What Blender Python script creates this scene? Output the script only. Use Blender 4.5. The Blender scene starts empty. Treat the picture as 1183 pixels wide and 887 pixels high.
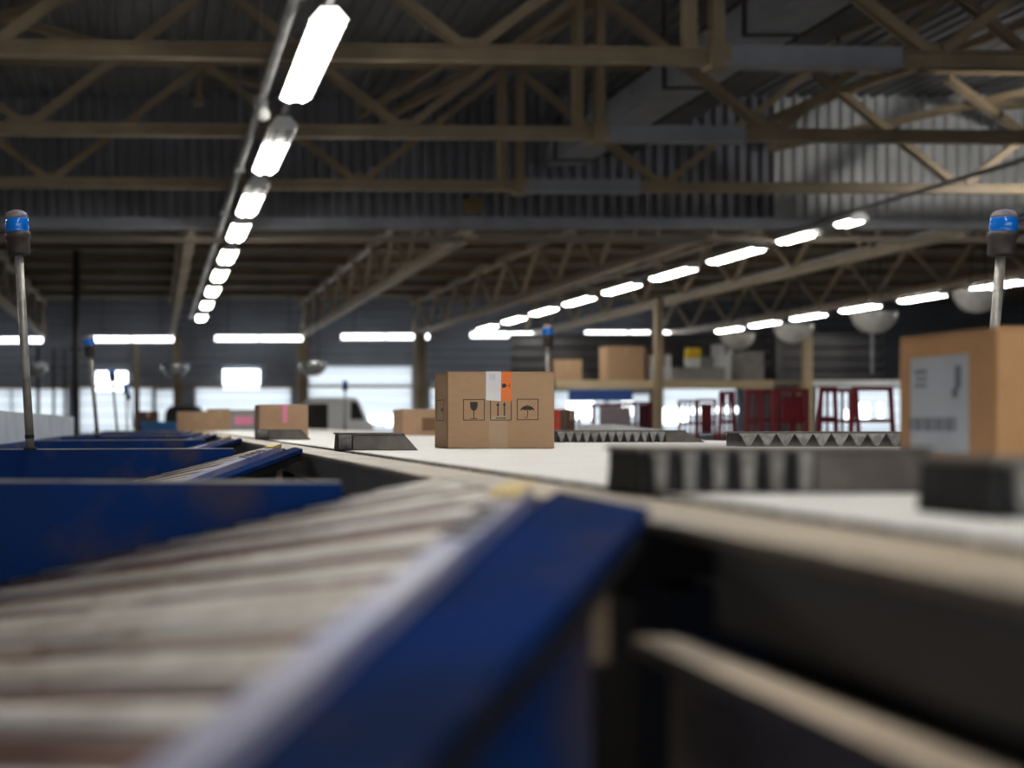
import bpy, bmesh, math, random
from mathutils import Vector, Matrix
random.seed(7)
C = bpy.context.scene.collection
SC = bpy.context.scene
EYE = 1.40                      # camera height; the belt lies .086 m below it
def W(x, y, dz=0.0): return Vector((x, y, EYE + dz))
def at(px, py, Y): return Vector(((px - 180) * Y / 1500, Y, EYE + (490 - py) * Y / 1500))

# ------------------------------------------------------------------ materials
def mat(name, col, rough=.6, metal=0.0, col2=None, scale=6.0, lo=.45, hi=.6, stretch=(1, 1, 1),
        col3=None, scale3=20.0, lo3=.55, hi3=.65, bump=0.0, emit=None, estr=0.0, detail=6.0, spec=None, alpha=None, trans=None):
    m = bpy.data.materials.new(name); m.use_nodes = True
    nt = m.node_tree; b = nt.nodes['Principled BSDF']
    b.inputs['Base Color'].default_value = (*col, 1); b.inputs['Roughness'].default_value = rough
    b.inputs['Metallic'].default_value = metal
    if spec is not None: b.inputs['Specular IOR Level'].default_value = spec
    if trans: b.inputs['Transmission Weight'].default_value = trans
    if alpha is not None: b.inputs['Alpha'].default_value = alpha
    if emit: b.inputs['Emission Color'].default_value = (*emit, 1); b.inputs['Emission Strength'].default_value = estr
    if col2 or bump:
        tc = nt.nodes.new('ShaderNodeTexCoord'); mp = nt.nodes.new('ShaderNodeMapping')
        mp.inputs['Scale'].default_value = stretch
        nt.links.new(tc.outputs['Object'], mp.inputs['Vector'])
        def layer(sc, lo_, hi_, w):
            n = nt.nodes.new('ShaderNodeTexNoise'); n.noise_dimensions = '4D'; n.inputs['W'].default_value = w
            n.inputs['Scale'].default_value = sc; n.inputs['Detail'].default_value = detail
            nt.links.new(mp.outputs['Vector'], n.inputs['Vector'])
            r = nt.nodes.new('ShaderNodeMapRange'); r.inputs['From Min'].default_value = lo_; r.inputs['From Max'].default_value = hi_
            nt.links.new(n.outputs['Fac'], r.inputs['Value']); return n, r
        n, r = layer(scale, lo, hi, 1.3)
        if col2:
            x = nt.nodes.new('ShaderNodeMix'); x.data_type = 'RGBA'
            x.inputs['A'].default_value = (*col, 1); x.inputs['B'].default_value = (*col2, 1)
            nt.links.new(r.outputs['Result'], x.inputs['Factor']); last = x.outputs['Result']
            if col3:
                n3, r3 = layer(scale3, lo3, hi3, 7.7)
                y = nt.nodes.new('ShaderNodeMix'); y.data_type = 'RGBA'
                nt.links.new(last, y.inputs['A']); y.inputs['B'].default_value = (*col3, 1)
                nt.links.new(r3.outputs['Result'], y.inputs['Factor']); last = y.outputs['Result']
            nt.links.new(last, b.inputs['Base Color'])
        if bump:
            bp = nt.nodes.new('ShaderNodeBump'); bp.inputs['Strength'].default_value = bump; bp.inputs['Distance'].default_value = .01
            nt.links.new(n.outputs['Fac'], bp.inputs['Height']); nt.links.new(bp.outputs['Normal'], b.inputs['Normal'])
    return m

BEIGELIT = mat('beige_paint_lamplit', (.52, .43, .31), .5, 0, (.40, .32, .22), 1.5, .4, .7)  # beige paint lightened to stand for lamplight on the low-bay trusses
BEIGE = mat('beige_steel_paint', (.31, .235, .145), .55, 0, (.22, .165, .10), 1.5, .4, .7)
GREYSTEEL = mat('grey_steel', (.30, .31, .34), .5, 0, (.22, .23, .25), 2, .4, .7)
DARKPIPE = mat('dark_pipe', (.03, .03, .035), .5, 0, (.05, .05, .05), 3)
SHEET = mat('grey_roof_sheet', (.17, .17, .18), .5, .0, (.12, .12, .13), 1.2, .4, .7)
SHEETWALL = mat('grey_wall_sheet', (.20, .20, .23), .45, 0, (.155, .155, .18), .8, .4, .7)
SHEETPALE = mat('pale_wall_sheet', (.55, .56, .56), .4, 0, (.40, .41, .41), .8, .4, .7)
ENDWALL = mat('end_wall_sheet', (.23, .25, .29), .5, 0, (.17, .18, .21), .5, .4, .7)
DOCK = mat('white_dock_panel', (.80, .82, .82), .5, 0, (.66, .70, .72), .6, .4, .7)
_nt = DOCK.node_tree; _b = _nt.nodes['Principled BSDF']; _tr = _nt.nodes.new('ShaderNodeBsdfTranslucent'); _tr.inputs['Color'].default_value = (.92, .96, .98, 1)
_mx = _nt.nodes.new('ShaderNodeMixShader'); _mx.inputs['Fac'].default_value = .74
_nt.links.new(_b.outputs[0], _mx.inputs[1]); _nt.links.new(_tr.outputs[0], _mx.inputs[2]); _nt.links.new(_mx.outputs[0], _nt.nodes['Material Output'].inputs['Surface'])
CONCRETE = mat('concrete', (.23, .22, .21), .8, 0, (.17, .165, .16), .8, .4, .65, bump=.1)
BOARD = mat('low_bay_roof_board', (.27, .235, .185), .8, 0, (.20, .175, .14), .5, .4, .7)
TUBE = mat('fluorescent_tube', (1, 1, 1), .4, emit=(1.0, .98, .92), estr=30)
TUBEF = mat('fluorescent_tube_far', (1, 1, 1), .4, emit=(.92, .95, 1.0), estr=5)
DIFF = mat('lit_diffuser', (1, 1, 1), .4, emit=(1.0, .97, .90), estr=26)
ENDLIT = mat('lit_end_diffuser', (1, 1, 1), .4, emit=(1.0, .97, .92), estr=2.2)
HOUSING = mat('white_lamp_housing', (.75, .75, .73), .4)
DAY = mat('daylight_pane', (.9, .95, 1), .3, emit=(.93, .97, 1.0), estr=5)
TRUNK = mat('grey_cable_trunking', (.36, .36, .36), .45, .2, (.27, .27, .27), 3)
BELT = mat('white_belt_slat', (.90, .89, .87), .45, 0, (.78, .76, .73), 3, .45, .75, (1, 5, 1), (.60, .57, .53), 9, .62, .75, detail=8)
RIM = mat('worn_beige_rim', (.44, .36, .26), .5, 0, (.30, .27, .24), 3.2, .42, .62, (1, 1, 1), (.20, .17, .14), 14, .58, .72, bump=.15)
FASCIA = mat('dark_grey_fascia', (.20, .195, .19), .6, .0, (.13, .125, .12), 4, .4, .65, (1, .4, 1))
LEDGE = mat('worn_channel_steel', (.55, .44, .32), .55, 0, (.16, .12, .09), 7, .42, .62, (1, .5, 1))
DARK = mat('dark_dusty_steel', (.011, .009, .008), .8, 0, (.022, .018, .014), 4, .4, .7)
BLUE = mat('worn_blue_paint', (.003, .034, .175), .6, 0, (.008, .030, .125), 2.0, .4, .6, (1, 1, 1), (.085, .066, .066), 2.6, .50, .64, spec=.12)
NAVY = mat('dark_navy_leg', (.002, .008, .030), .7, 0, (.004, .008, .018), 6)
BLUEPLATE = mat('blue_guard_paint', (.002, .022, .125), .9, 0, (.006, .016, .060), 3.0, .42, .62, (1, 1, 1), (.060, .048, .050), 4.5, .53, .68, spec=.03)
LIP = mat('worn_lip_paint', (.26, .26, .36), .5, .1, (.13, .15, .32), 5, .42, .62, (1, 1, 1), (.38, .30, .22), 9, .58, .68)
EDGE = mat('bare_top_edge', (.55, .52, .47), .5, .2, (.32, .30, .30), 6)
ROLLERS = [mat('cream_roller', (.46, .425, .38), .38, .15, (.33, .295, .26), 9, .40, .65, (1, 1, 1), (.20, .13, .09), 13, .6, .7),
           mat('steel_roller', (.34, .33, .32), .32, .4, (.25, .23, .215), 9, .40, .65, (1, 1, 1), (.17, .11, .08), 13, .58, .7),
           mat('rusty_roller', (.14, .075, .06), .5, .1, (.07, .035, .03), 8, .42, .6, (1, 1, 1), (.38, .33, .27), 9, .58, .7),
           mat('pale_roller', (.68, .66, .63), .34, .1, (.40, .35, .30), 9, .42, .65)]
BLACKRUB = mat('black_shoe_rubber', (.006, .006, .007), .7, 0, (.020, .019, .018), 30, .45, .65, bump=.3)
SHOETOP = mat('dusty_shoe_top', (.14, .122, .108), .6, 0, (.085, .073, .066), 14, .4, .65)
RIB = mat('dusty_grey_rib', (.30, .29, .275), .6, 0, (.16, .15, .145), 40, .4, .6)
CARD = mat('brown_cardboard', (.40, .25, .142), .75, 0, (.378, .236, .133), 20, .4, .65, (1, 1, 4))
CARD2 = mat('orange_cardboard', (.46, .25, .115), .75, 0, (.42, .228, .10), 14, .4, .65)
CARD3 = mat('pale_cardboard', (.43, .27, .16), .75, 0, (.39, .24, .14), 14, .4, .65)
CARDEDGE = mat('dark_card_seam', (.16, .09, .045), .8)
TAPE = mat('brown_packing_tape', (.42, .285, .175), .32, 0, (.39, .26, .155), 12, .4, .65)
INK = mat('black_ink', (.028, .018, .015), .6)
LABELW = mat('white_label_paper', (.82, .80, .80), .5, 0, (.76, .74, .75), 10)
LABELO = mat('orange_label_paper', (.78, .18, .025), .5, 0, (.72, .16, .02), 10)
LABELB = mat('bluish_label_paper', (.52, .56, .64), .5, 0, (.46, .50, .58), 8)
SMUDGE = mat('grey_print', (.11, .12, .17), .6)
PINK = mat('pink_tape', (.85, .25, .42), .4)
POLE = mat('galvanised_pole', (.36, .34, .31), .40, .3, (.25, .24, .22), 20)
BEACON = mat('blue_beacon_lens', (.004, .13, .55), .12, emit=(.0, .12, .50), estr=.15, spec=.8)
BEACONTOP = mat('dusty_beacon_cap', (.26, .21, .20), .6, 0, (.10, .12, .25), 20)
BEACONBASE = mat('dark_beacon_base', (.035, .026, .024), .5, 0, (.06, .045, .04), 15)
YELLOW = mat('yellow_tip_paint', (.62, .42, .03), .45, 0, (.45, .31, .06), 30)
RED = mat('red_cage_paint', (.24, .011, .020), .4, 0, (.15, .008, .014), 4)
REDPALE = mat('pale_mesh_panel', (.50, .42, .43), .5, 0, (.40, .30, .32), 4)
MIRROR = mat('dome_mirror_plastic', (.88, .86, .82), .22, .1, (.72, .70, .66), 3)
CLEAR = mat('clear_dome_plastic', (.75, .78, .80), .08, .75)
WHITE = mat('white_paint', (.78, .79, .80), .4, 0, (.70, .71, .72), 2)
VAN = mat('white_van_paint', (.93, .94, .95), .35)
BLACK = mat('black_matte', (.008, .008, .009), .6)
GREYBOX = mat('grey_crate', (.30, .29, .28), .6, 0, (.24, .23, .22), 5)
SIGNBLUE = mat('blue_banner', (.02, .07, .28), .5)
TIMBER = mat('pale_timber', (.60, .47, .29), .6, 0, (.50, .38, .22), 3, .4, .7, (.3, 3, 3))
PANEL = mat('pale_guard_sheet', (.60, .65, .72), .4, 0, (.50, .55, .62), 4)
AMBERJ = mat('amber_junction', (.22, .13, .05), .5)
MAROON = mat('maroon_paint', (.10, .012, .02), .5)
BROWNBOX = mat('dark_brown_box', (.09, .045, .03), .7)

# ------------------------------------------------------------------ mesh builder
class MB:
    def __init__(s): s.v = []; s.f = []
    def add(s, vs, fs):
        n = len(s.v); s.v += [Vector(v) for v in vs]; s.f += [[i + n for i in f] for f in fs]; return s
    def box(s, c, d, M=None):
        c = Vector(c); h = [x / 2 for x in d]
        vs = [Vector((sx * h[0], sy * h[1], sz * h[2])) for sx in (-1, 1) for sy in (-1, 1) for sz in (-1, 1)]
        if M is not None: vs = [M @ v for v in vs]
        return s.add([c + v for v in vs], [(0, 1, 3, 2), (4, 6, 7, 5), (0, 4, 5, 1), (2, 3, 7, 6), (0, 2, 6, 4), (1, 5, 7, 3)])
    def bx(s, x0, x1, y0, y1, z0, z1):
        return s.box(((x0 + x1) / 2, (y0 + y1) / 2, (z0 + z1) / 2), (abs(x1 - x0), abs(y1 - y0), abs(z1 - z0)))
    def bar(s, a, b, w, h, up=(0, 0, 1)):
        a = Vector(a); b = Vector(b); d = (b - a); L = d.length; d.normalize(); u = Vector(up)
        if abs(d.dot(u)) > .98: u = Vector((0, 1, 0))
        r = d.cross(u).normalized(); u = r.cross(d).normalized()
        M = Matrix((r, d, u)).transposed()
        return s.box((a + b) / 2, (w, L, h), M)
    def angle(s, a, b, w, t):           # an L-section bar
        a = Vector(a); b = Vector(b); d = (b - a).normalized(); u = Vector((0, 0, 1))
        if abs(d.dot(u)) > .98: u = Vector((0, 1, 0))
        r = d.cross(u).normalized(); u = r.cross(d).normalized()
        s.bar(a, b, w, t); s.bar(a + u * (w / 2) + r * (w / 2 - t / 2), b + u * (w / 2) + r * (w / 2 - t / 2), t, w); return s
    def ibeam(s, a, b, w, h, t):
        a = Vector(a); b = Vector(b); z = Vector((0, 0, 1))
        s.bar(a + z * (h / 2 - t / 2), b + z * (h / 2 - t / 2), w, t); s.bar(a - z * (h / 2 - t / 2), b - z * (h / 2 - t / 2), w, t)
        s.bar(a, b, t * 1.2, h - 2 * t); return s
    def tube(s, a, b, r, n=12, r2=None):
        a = Vector(a); b = Vector(b); r2 = r if r2 is None else r2; d = (b - a).normalized()
        u = Vector((0, 0, 1)) if abs(d.z) < .9 else Vector((1, 0, 0))
        p = d.cross(u).normalized(); q = d.cross(p).normalized(); vs = []
        for (c, rr) in ((a, r), (b, r2)):
            for k in range(n):
                t = 2 * math.pi * k / n; vs.append(c + p * (math.cos(t) * rr) + q * (math.sin(t) * rr))
        fs = [(k, (k + 1) % n, n + (k + 1) % n, n + k) for k in range(n)] + [tuple(range(n - 1, -1, -1)), tuple(range(n, 2 * n))]
        return s.add(vs, fs)
    def lathe(s, c, prof, n=24, axis=None):        # prof: (r, z) list
        c = Vector(c); vs = []; M = axis or Matrix.Identity(3)
        for (r, z) in prof:
            for k in range(n):
                t = 2 * math.pi * k / n; vs.append(c + M @ Vector((r * math.cos(t), r * math.sin(t), z)))
        m = len(prof); fs = []
        for i in range(m - 1):
            for k in range(n):
                fs.append((i * n + k, i * n + (k + 1) % n, (i + 1) * n + (k + 1) % n, (i + 1) * n + k))
        fs += [tuple(range(n - 1, -1, -1)), tuple((m - 1) * n + k for k in range(n))]
        return s.add(vs, fs)
    def prism(s, poly, ext):            # poly: 3-D points, ext: vector
        e = Vector(ext); n = len(poly); p = [Vector(q) for q in poly]
        return s.add(p + [q + e for q in p], [tuple(range(n - 1, -1, -1)), tuple(range(n, 2 * n))] +
                     [(k, (k + 1) % n, n + (k + 1) % n, n + k) for k in range(n)])
    def sheet(s, a, b, updir, H, pitch, depth, nrm, duty=.5):    # trapezoid-profile sheet from a to b, rising along updir
        a = Vector(a); b = Vector(b); d = (b - a); L = d.length; d.normalize(); nrm = Vector(nrm); up = Vector(updir) * H
        prof = []; x = 0
        while x < L:
            w = pitch; e = .08 * pitch; p = pitch * duty
            prof += [(x, 0), (x + p - e, 0), (x + p + e, depth), (x + w - e, depth)]; x += w
        prof = [(min(q, L), z) for q, z in prof]
        vs = []
        for q, z in prof: v = a + d * q + nrm * z; vs += [v, v + up]
        return s.add(vs, [(2 * i, 2 * i + 2, 2 * i + 3, 2 * i + 1) for i in range(len(prof) - 1)])

def origin(o):
    p = Vector((0, 0, 0))
    while o is not None: p += o.location; o = o.parent
    return p
def obj(name, mb, m, parent=None, smooth=False, bevel=0, label=None, seg=2):
    org = origin(parent) if parent is not None else Vector((0, 0, 0))
    me = bpy.data.meshes.new(name); me.from_pydata([tuple(v - org) for v in mb.v], [], mb.f)
    bm = bmesh.new(); bm.from_mesh(me); bmesh.ops.recalc_face_normals(bm, faces=bm.faces); bm.to_mesh(me); bm.free()
    me.materials.append(m)
    if smooth:
        me.polygons.foreach_set('use_smooth', [len(p.vertices) == 4 for p in me.polygons])
    o = bpy.data.objects.new(name, me); C.objects.link(o)
    if parent is not None: o.parent = parent
    if bevel:
        b = o.modifiers.new('bevel', 'BEVEL'); b.width = bevel; b.segments = seg; b.limit_method = 'ANGLE'
    if label: o['label'] = label
    return o
def tag(o, label, cat, group=None):
    o['label'] = label; o['category'] = cat
    if group: o['group'] = group
    return o
def thing(name, loc, label, cat, group=None):
    o = bpy.data.objects.new(name, None); C.objects.link(o); o.location = loc; o.empty_display_size = .1
    return tag(o, label, cat, group)
def single(name, mb, m, label, cat, group=None, **k): return tag(obj(name, mb, m, **k), label, cat, group)
def struct(name, mb, m, **k):
    o = obj(name, mb, m, **k); o['kind'] = 'structure'; return o
def copy_tree(o, loc=None, label=None, parent=None, group=None):
    c = o.copy(); C.objects.link(c)
    if parent is not None: c.parent = parent
    if loc is not None: c.location = loc
    if label: c['label'] = label
    if group: c['group'] = group
    for ch in list(o.children): copy_tree(ch, parent=c)
    return c

# ------------------------------------------------------------------ hall shell
X0, X1, YB, YE, YM = -22.0, 46.0, -14.0, 66.0, 29.0
struct('floor', MB().bx(X0, X1, YB, YE, -.2, 0), CONCRETE)
struct('ceiling', MB().sheet(W(X0, YM + .2, 7.35), W(X1, YM + .2, 7.35), (0, -1, 0), YM - YB, .32, -.07, (0, 0, 1)), SHEET)
struct('ceiling_low_bay', MB().bx(X0, X1, YM + .2, YE, EYE + 6.3, EYE + 6.5), BOARD)
struct('wall_left', MB().sheet((X0, YB, 0), (X0, YE, 0), (0, 0, 1), 9, .32, -.07, (1, 0, 0)), SHEETWALL)
struct('wall_right', MB().sheet((X1, YB, 0), (X1, YE, 0), (0, 0, 1), 9, .32, .07, (1, 0, 0)), SHEETWALL)
struct('wall_upper', MB().sheet(W(X0, YM, 4.62), W(13.75, YM, 4.62), (0, 0, 1), 2.75, .26, -.12, (0, 1, 0)), SHEETWALL)
struct('wall_upper_pale', MB().sheet(W(13.78, YM - .05, 4.62), W(X1, YM - .05, 4.62), (0, 0, 1), 2.75, .26, -.09, (0, 1, 0), .62), SHEETPALE)
struct('trim_upper_wall', MB().bx(X0, X1, YM - .06, YM + .16, EYE + 4.36, EYE + 4.62), GREYSTEEL)
struct('beam_upper_wall', MB().ibeam(W(X0, YM + .8, 4.24), W(X1, YM + .8, 4.24), .12, .13, .02), BOARD)
# end wall: horizontal ribbed sheet above the dock doors
_a, _b, _t = at(357, 423, YE - .1), at(476, 423, YE - .1), EYE + 6.3
struct('wall_back', MB().sheet((X1, YE, 3.3), (X1, YE, _t), (-1, 0, 0), X1 - _b.x, .42, .09, (0, -1, 0)).sheet((_a.x, YE, 3.3), (_a.x, YE, _t), (-1, 0, 0), _a.x - X0, .42, .09, (0, -1, 0)).sheet((_b.x, YE, _a.z), (_b.x, YE, _t), (-1, 0, 0), _b.x - _a.x, .42, .09, (0, -1, 0)).bx(_b.x, X1, YE + .01, YE + .1, 3.3, _t + .2).bx(X0, _a.x, YE + .01, YE + .1, 3.3, _t + .2).bx(_a.x, _b.x, YE + .01, YE + .1, _a.z, _t + .2), ENDWALL)
struct('wall_front', MB().bx(X0, X1, YB - .2, YB, 5.0, 9).bx(18, X1, YB - .2, YB, 0, 5.0).bx(X0, -3, YB - .2, YB, 0, 5.0), SHEETWALL)
for i, y in enumerate((32.5, 36.5, 40.5, 44.5, 48.5, 52.5, 56.5, 60.5)):
    struct('beam_purlin_%d' % (i + 1), MB().ibeam(W(X0, y, 6.12), W(X1, y, 6.12), .16, .3, .03), BEIGE)

# dock doors (white sectional panels) and panes in the end wall
HOLES = []
def door(n, px0, px1, py0, py1=500):
    a = at(px0, py0, YE - .1); b = at(px1, py1, YE - .1)
    m = MB(); z = b.z; k = 0
    nseg = max(2, round((a.z - b.z) / .55)); h = (a.z - b.z) / nseg
    for k in range(nseg): m.bx(a.x, b.x, YE - .12, YE - .08, b.z + k * h + .015, b.z + (k + 1) * h - .015)
    HOLES.append((a.x, b.x, a.z, b.z))
    return struct('door_%d' % n, m, DOCK)
for i, (a, b, c) in enumerate(((-30, 12, 449), (14, 78, 449), (92, 176, 447), (180, 205, 450), (226, 336, 444), (357, 476, 423), (498, 516, 440))): door(i + 1, a, b, c)
for i, (a, b, c, d) in enumerate(((640, 700, 452, 500), (704, 760, 455, 500), (764, 850, 442, 500), (945, 1060, 446, 500))): door(i + 8, a, b, c, d)
m = MB(); xx = X0
for (a, b, zt, zb) in sorted(HOLES):
    if a > xx: m.bx(xx, a, YE, YE + .2, 0, 3.3)
    m.bx(a, b, YE, YE + .2, 0, zb)
    if zt < 3.3: m.bx(a, b, YE, YE + .2, zt, 3.3)
    xx = max(xx, b)
m.bx(xx, X1, YE, YE + .2, 0, 3.3)
struct('wall_back_lower', m, ENDWALL)
def pane(n, px0, px1, py0, py1, Y=YE - .2):
    a = at(px0, py0, Y); b = at(px1, py1, Y); t = .05
    fr = MB(); fr.bx(a.x - t, b.x + t, Y, Y + .06, a.z, a.z + t); fr.bx(a.x - t, b.x + t, Y, Y + .06, b.z - t, b.z)
    fr.bx(a.x - t, a.x, Y, Y + .06, b.z, a.z); fr.bx(b.x, b.x + t, Y, Y + .06, b.z, a.z)
    o = struct('window_%d' % n, fr, WHITE)
    obj('pane', MB().bx(a.x, b.x, Y + .02, Y + .04, b.z, a.z), DAY, o)
for i, q in enumerate(((111, 147, 429, 451), (258, 300, 427, 449), (655, 686, 464, 484), (717, 731, 464, 480), (749, 757, 471, 494),
                       (763, 794, 471, 490), (798, 812, 471, 478), (816, 824, 471, 478), (828, 852, 470, 477), (990, 1004, 466, 486),
                       (1014, 1021, 466, 482), (426, 432, 480, 490), (435, 442, 478, 490), (446, 456, 479, 492), (976, 986, 474, 488))):
    pane(i + 1, *q)
# columns and pipes on the end wall
for i, (px, w, y) in enumerate(((205, .42, 65), (349, .5, 65), (485, .5, 62), (158, .3, 65.3))):
    x = (px - 180) * y / 1500
    struct('column_%d' % (i + 1), MB().ibeam((x, y, 0), (x, y, EYE + 4.3), w, w, .05) if 0 else
           MB().bx(x - w / 2, x - w / 2 + .06, y - w / 2, y + w / 2, 0, EYE + 4.4).bx(x + w / 2 - .06, x + w / 2, y - w / 2, y + w / 2, 0, EYE + 4.4).bx(x - w / 2, x + w / 2, y - .04, y + .04, 0, EYE + 4.4), BEIGE)
for px, Y, r, l in ((88, 46, .12, 'thick black downpipe from the roof, right of the blue beacon on the leaning pole'), (44, 60, .09, 'thin black pipe on the end wall behind the tall beacon pole'),
                    (62, 62, .07, 'thin dark pipe between the pale dock panels on the end wall'), (75, 62, .07, 'thin dark pipe beside the thick black downpipe')):
    x = (px - 180) * Y / 1500
    m = MB().tube((x, Y, 0), (x, Y, EYE + 6.25 if px == 88 else EYE + 3.6), r, 10)
    t = thing('downpipe', (x, Y, 0), l, 'pipe'); obj('pipe', m, DARKPIPE, t, smooth=True)
    obj('bracket', MB().bx(x - r * 1.6, x + r * 1.6, Y - r * 1.3, Y + r * 1.3, EYE + 2.6, EYE + 2.7), DARKPIPE, t)
struct('trim_back', MB().bx(X0, X1, YE - .2, YE - .1, EYE + 1.85, EYE + 2.0), BEIGE)

# ------------------------------------------------------------------ high-bay trusses (span across the hall)
TA = math.radians(2.2)
GREY0, GREY1 = 7.05, 9.35
def high_truss(Yc, label, dz=4.6):
    t = thing('roof_truss', (0, Yc, 0), label, 'roof truss', 'beige trusses across the high bay')
    xa, xb = -15.0, 30.0
    m = MB(); c = .085
    for (a, b) in ((xa, GREY0), (GREY1, xb)):
        m.ibeam(W(a, Yc, dz), W(b, Yc, dz), .17, .20, .03)
    obj('bottom_chord', m, BEIGE, t)
    obj('grey_plate', MB().bx(GREY0, GREY1, Yc - .10, Yc + .10, EYE + dz - .11, EYE + dz + .13).bx(GREY0, GREY1, Yc - .16, Yc + .12, EYE + dz - .13, EYE + dz - .10), GREYSTEEL, t, label='grey steel splice plate over the chord')
    obj('top_chord', MB().ibeam(W(xa, Yc, dz + 2.35), W(xb, Yc, dz + 2.35), .17, .2, .03), BEIGE, t)
    for k in range(-3, 5):
        xn = 3.9 + 5.92 * k
        for s in (-1, 1):
            a, b = W(xn + s * .1, Yc, dz + .1), W(xn + s * 2.96, Yc, dz + 2.3)
            if min(a.x, b.x) > xa and max(a.x, b.x) < xb:
                obj('web_member', MB().bar(a + Vector((0, -.06, 0)), b + Vector((0, -.06, 0)), .03, .13).bar(a + Vector((0, .06, 0)), b + Vector((0, .06, 0)), .03, .13), BEIGE, t)
        if xa < xn < xb:
            obj('gusset', MB().prism([W(xn - .22, Yc - .02, dz + .08), W(xn + .22, Yc - .02, dz + .08), W(xn + .14, Yc - .02, dz + .2), W(xn - .14, Yc - .02, dz + .2)], (0, .04, 0)), BEIGE, t)
    for x in (6.68, 7.03):
        obj('post', MB().bx(x - .07, x + .07, Yc - .09, Yc + .09, EYE + dz + .1, EYE + dz + 2.3), BEIGE, t)
    obj('joint', MB().bx(6.9, 7.15, Yc - .14, Yc + .14, EYE + dz - .17, EYE + dz + .14), BEIGE, t)
    t.rotation_euler.z = TA
    return t
high_truss(16.0, 'lowest-hanging beige truss crossing above the big lit lamp at the top')
high_truss(20.3, 'middle beige truss crossing behind the second hanging lamp')
high_truss(24.8, 'beige truss crossing just in front of the ribbed upper wall')
# roof bracing
BR = [((-9, 17, 7.0), (2.2, 27.0, 7.0), 'long thin beige roof brace crossing above the ceiling lamps'),
      ((-8.5, 27.5, 7.0), (2.0, 18.5, 7.0), 'thin beige roof brace crossing another brace over the open floor'),
      ((14.6, 24, 6.35), (19.2, 28.5, 6.2), 'bright beige bent brace in front of the pale ribbed wall'),
      ((17.9, 28.5, 6.9), (25.5, 27.8, 7.1), 'yellowish horizontal brace on the pale ribbed wall'),
      ((19.2, 28.5, 6.6), (23.0, 26.5, 7.3), 'yellowish rafter rising from the corner of the pale ribbed wall'),
      ((13.5, 28.6, 6.0), (20.5, 22.6, 6.9), 'dark beige brace rising towards the pale ribbed wall'),
      ((5.0, 27.8, 6.55), (8.3, 19.0, 7.1), 'beige rafter running beside the grey duct in the roof'),
      ((10.4, 27.5, 6.5), (13.2, 18.5, 6.9), 'orange-beige rafter running up past the grey splice plate'),
      ((12.4, 28.0, 6.2), (15.6, 19.5, 6.9), 'beige rafter leading to the lit corner of the pale ribbed wall'),
      ((4.4, 27.9, 6.6), (7.2, 19.0, 7.1), 'beige rafter parallel to the grey duct in the roof')]
for a, b, l in BR:
    t = thing('roof_brace', W(*a), l, 'roof brace', 'diagonal braces under the high roof')
    obj('brace_bar', MB().angle(W(*a), W(*b), .13, .03), BEIGE, t)
    obj('gusset', MB().box(W(*b), (.3, .3, .04)), BEIGE, t)
# big grey ducts running along the roof
t = thing('roof_duct', W(8.8, 29, 5.8), 'wide grey duct running along the roof to the ribbed upper wall', 'duct')
obj('duct_body', MB().bx(8.65, 9.45, 14, 28.8, EYE + 5.72, EYE + 6.2), GREYSTEEL, t)
for y in (16, 19, 22, 25, 28): obj('hanger', MB().bx(8.6, 8.63, y, y + .06, EYE + 5.7, EYE + 7.28).bx(9.47, 9.5, y, y + .06, EYE + 5.7, EYE + 7.28).bx(8.6, 9.5, y, y + .06, EYE + 5.68, EYE + 5.71), DARKPIPE, t)
t = thing('roof_duct', W(10.2, 29, 6.0), 'dark duct running along the roof beside the wide grey duct', 'duct')
obj('duct_body', MB().bx(9.9, 10.5, 14, 28.8, EYE + 5.95, EYE + 6.4), DARKPIPE, t)
for y in (16, 20, 24, 28): obj('hanger', MB().bx(9.86, 9.89, y, y + .06, EYE + 5.9, EYE + 7.28).bx(10.51, 10.54, y, y + .06, EYE + 5.9, EYE + 7.28), DARKPIPE, t)
t = thing('hanging_pipe', W(.95, 25.8, 7.28), 'thin beige pipe hanging from the roof over the middle truss', 'pipe')
obj('pipe', MB().tube(W(.95, 25.8, 7.28), W(.85, 25.8, 6.45), .05), BEIGE, t); obj('end_fitting', MB().box(W(.85, 25.8, 6.4), (.2, .2, .12)), BEIGE, t)
t = thing('junction_box', W(7.0, 28.8, 4.7), 'small amber-brown junction box low on the ribbed upper wall', 'junction box')  # amber junction box on the ribbed upper wall
obj('box_body', MB().bx(6.85, 7.2, 28.6, 28.87, EYE + 4.72, EYE + 5.0), AMBERJ, t, bevel=.02); obj('lid', MB().bx(6.88, 7.17, 28.58, 28.6, EYE + 4.75, EYE + 4.97), AMBERJ, t)

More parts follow.
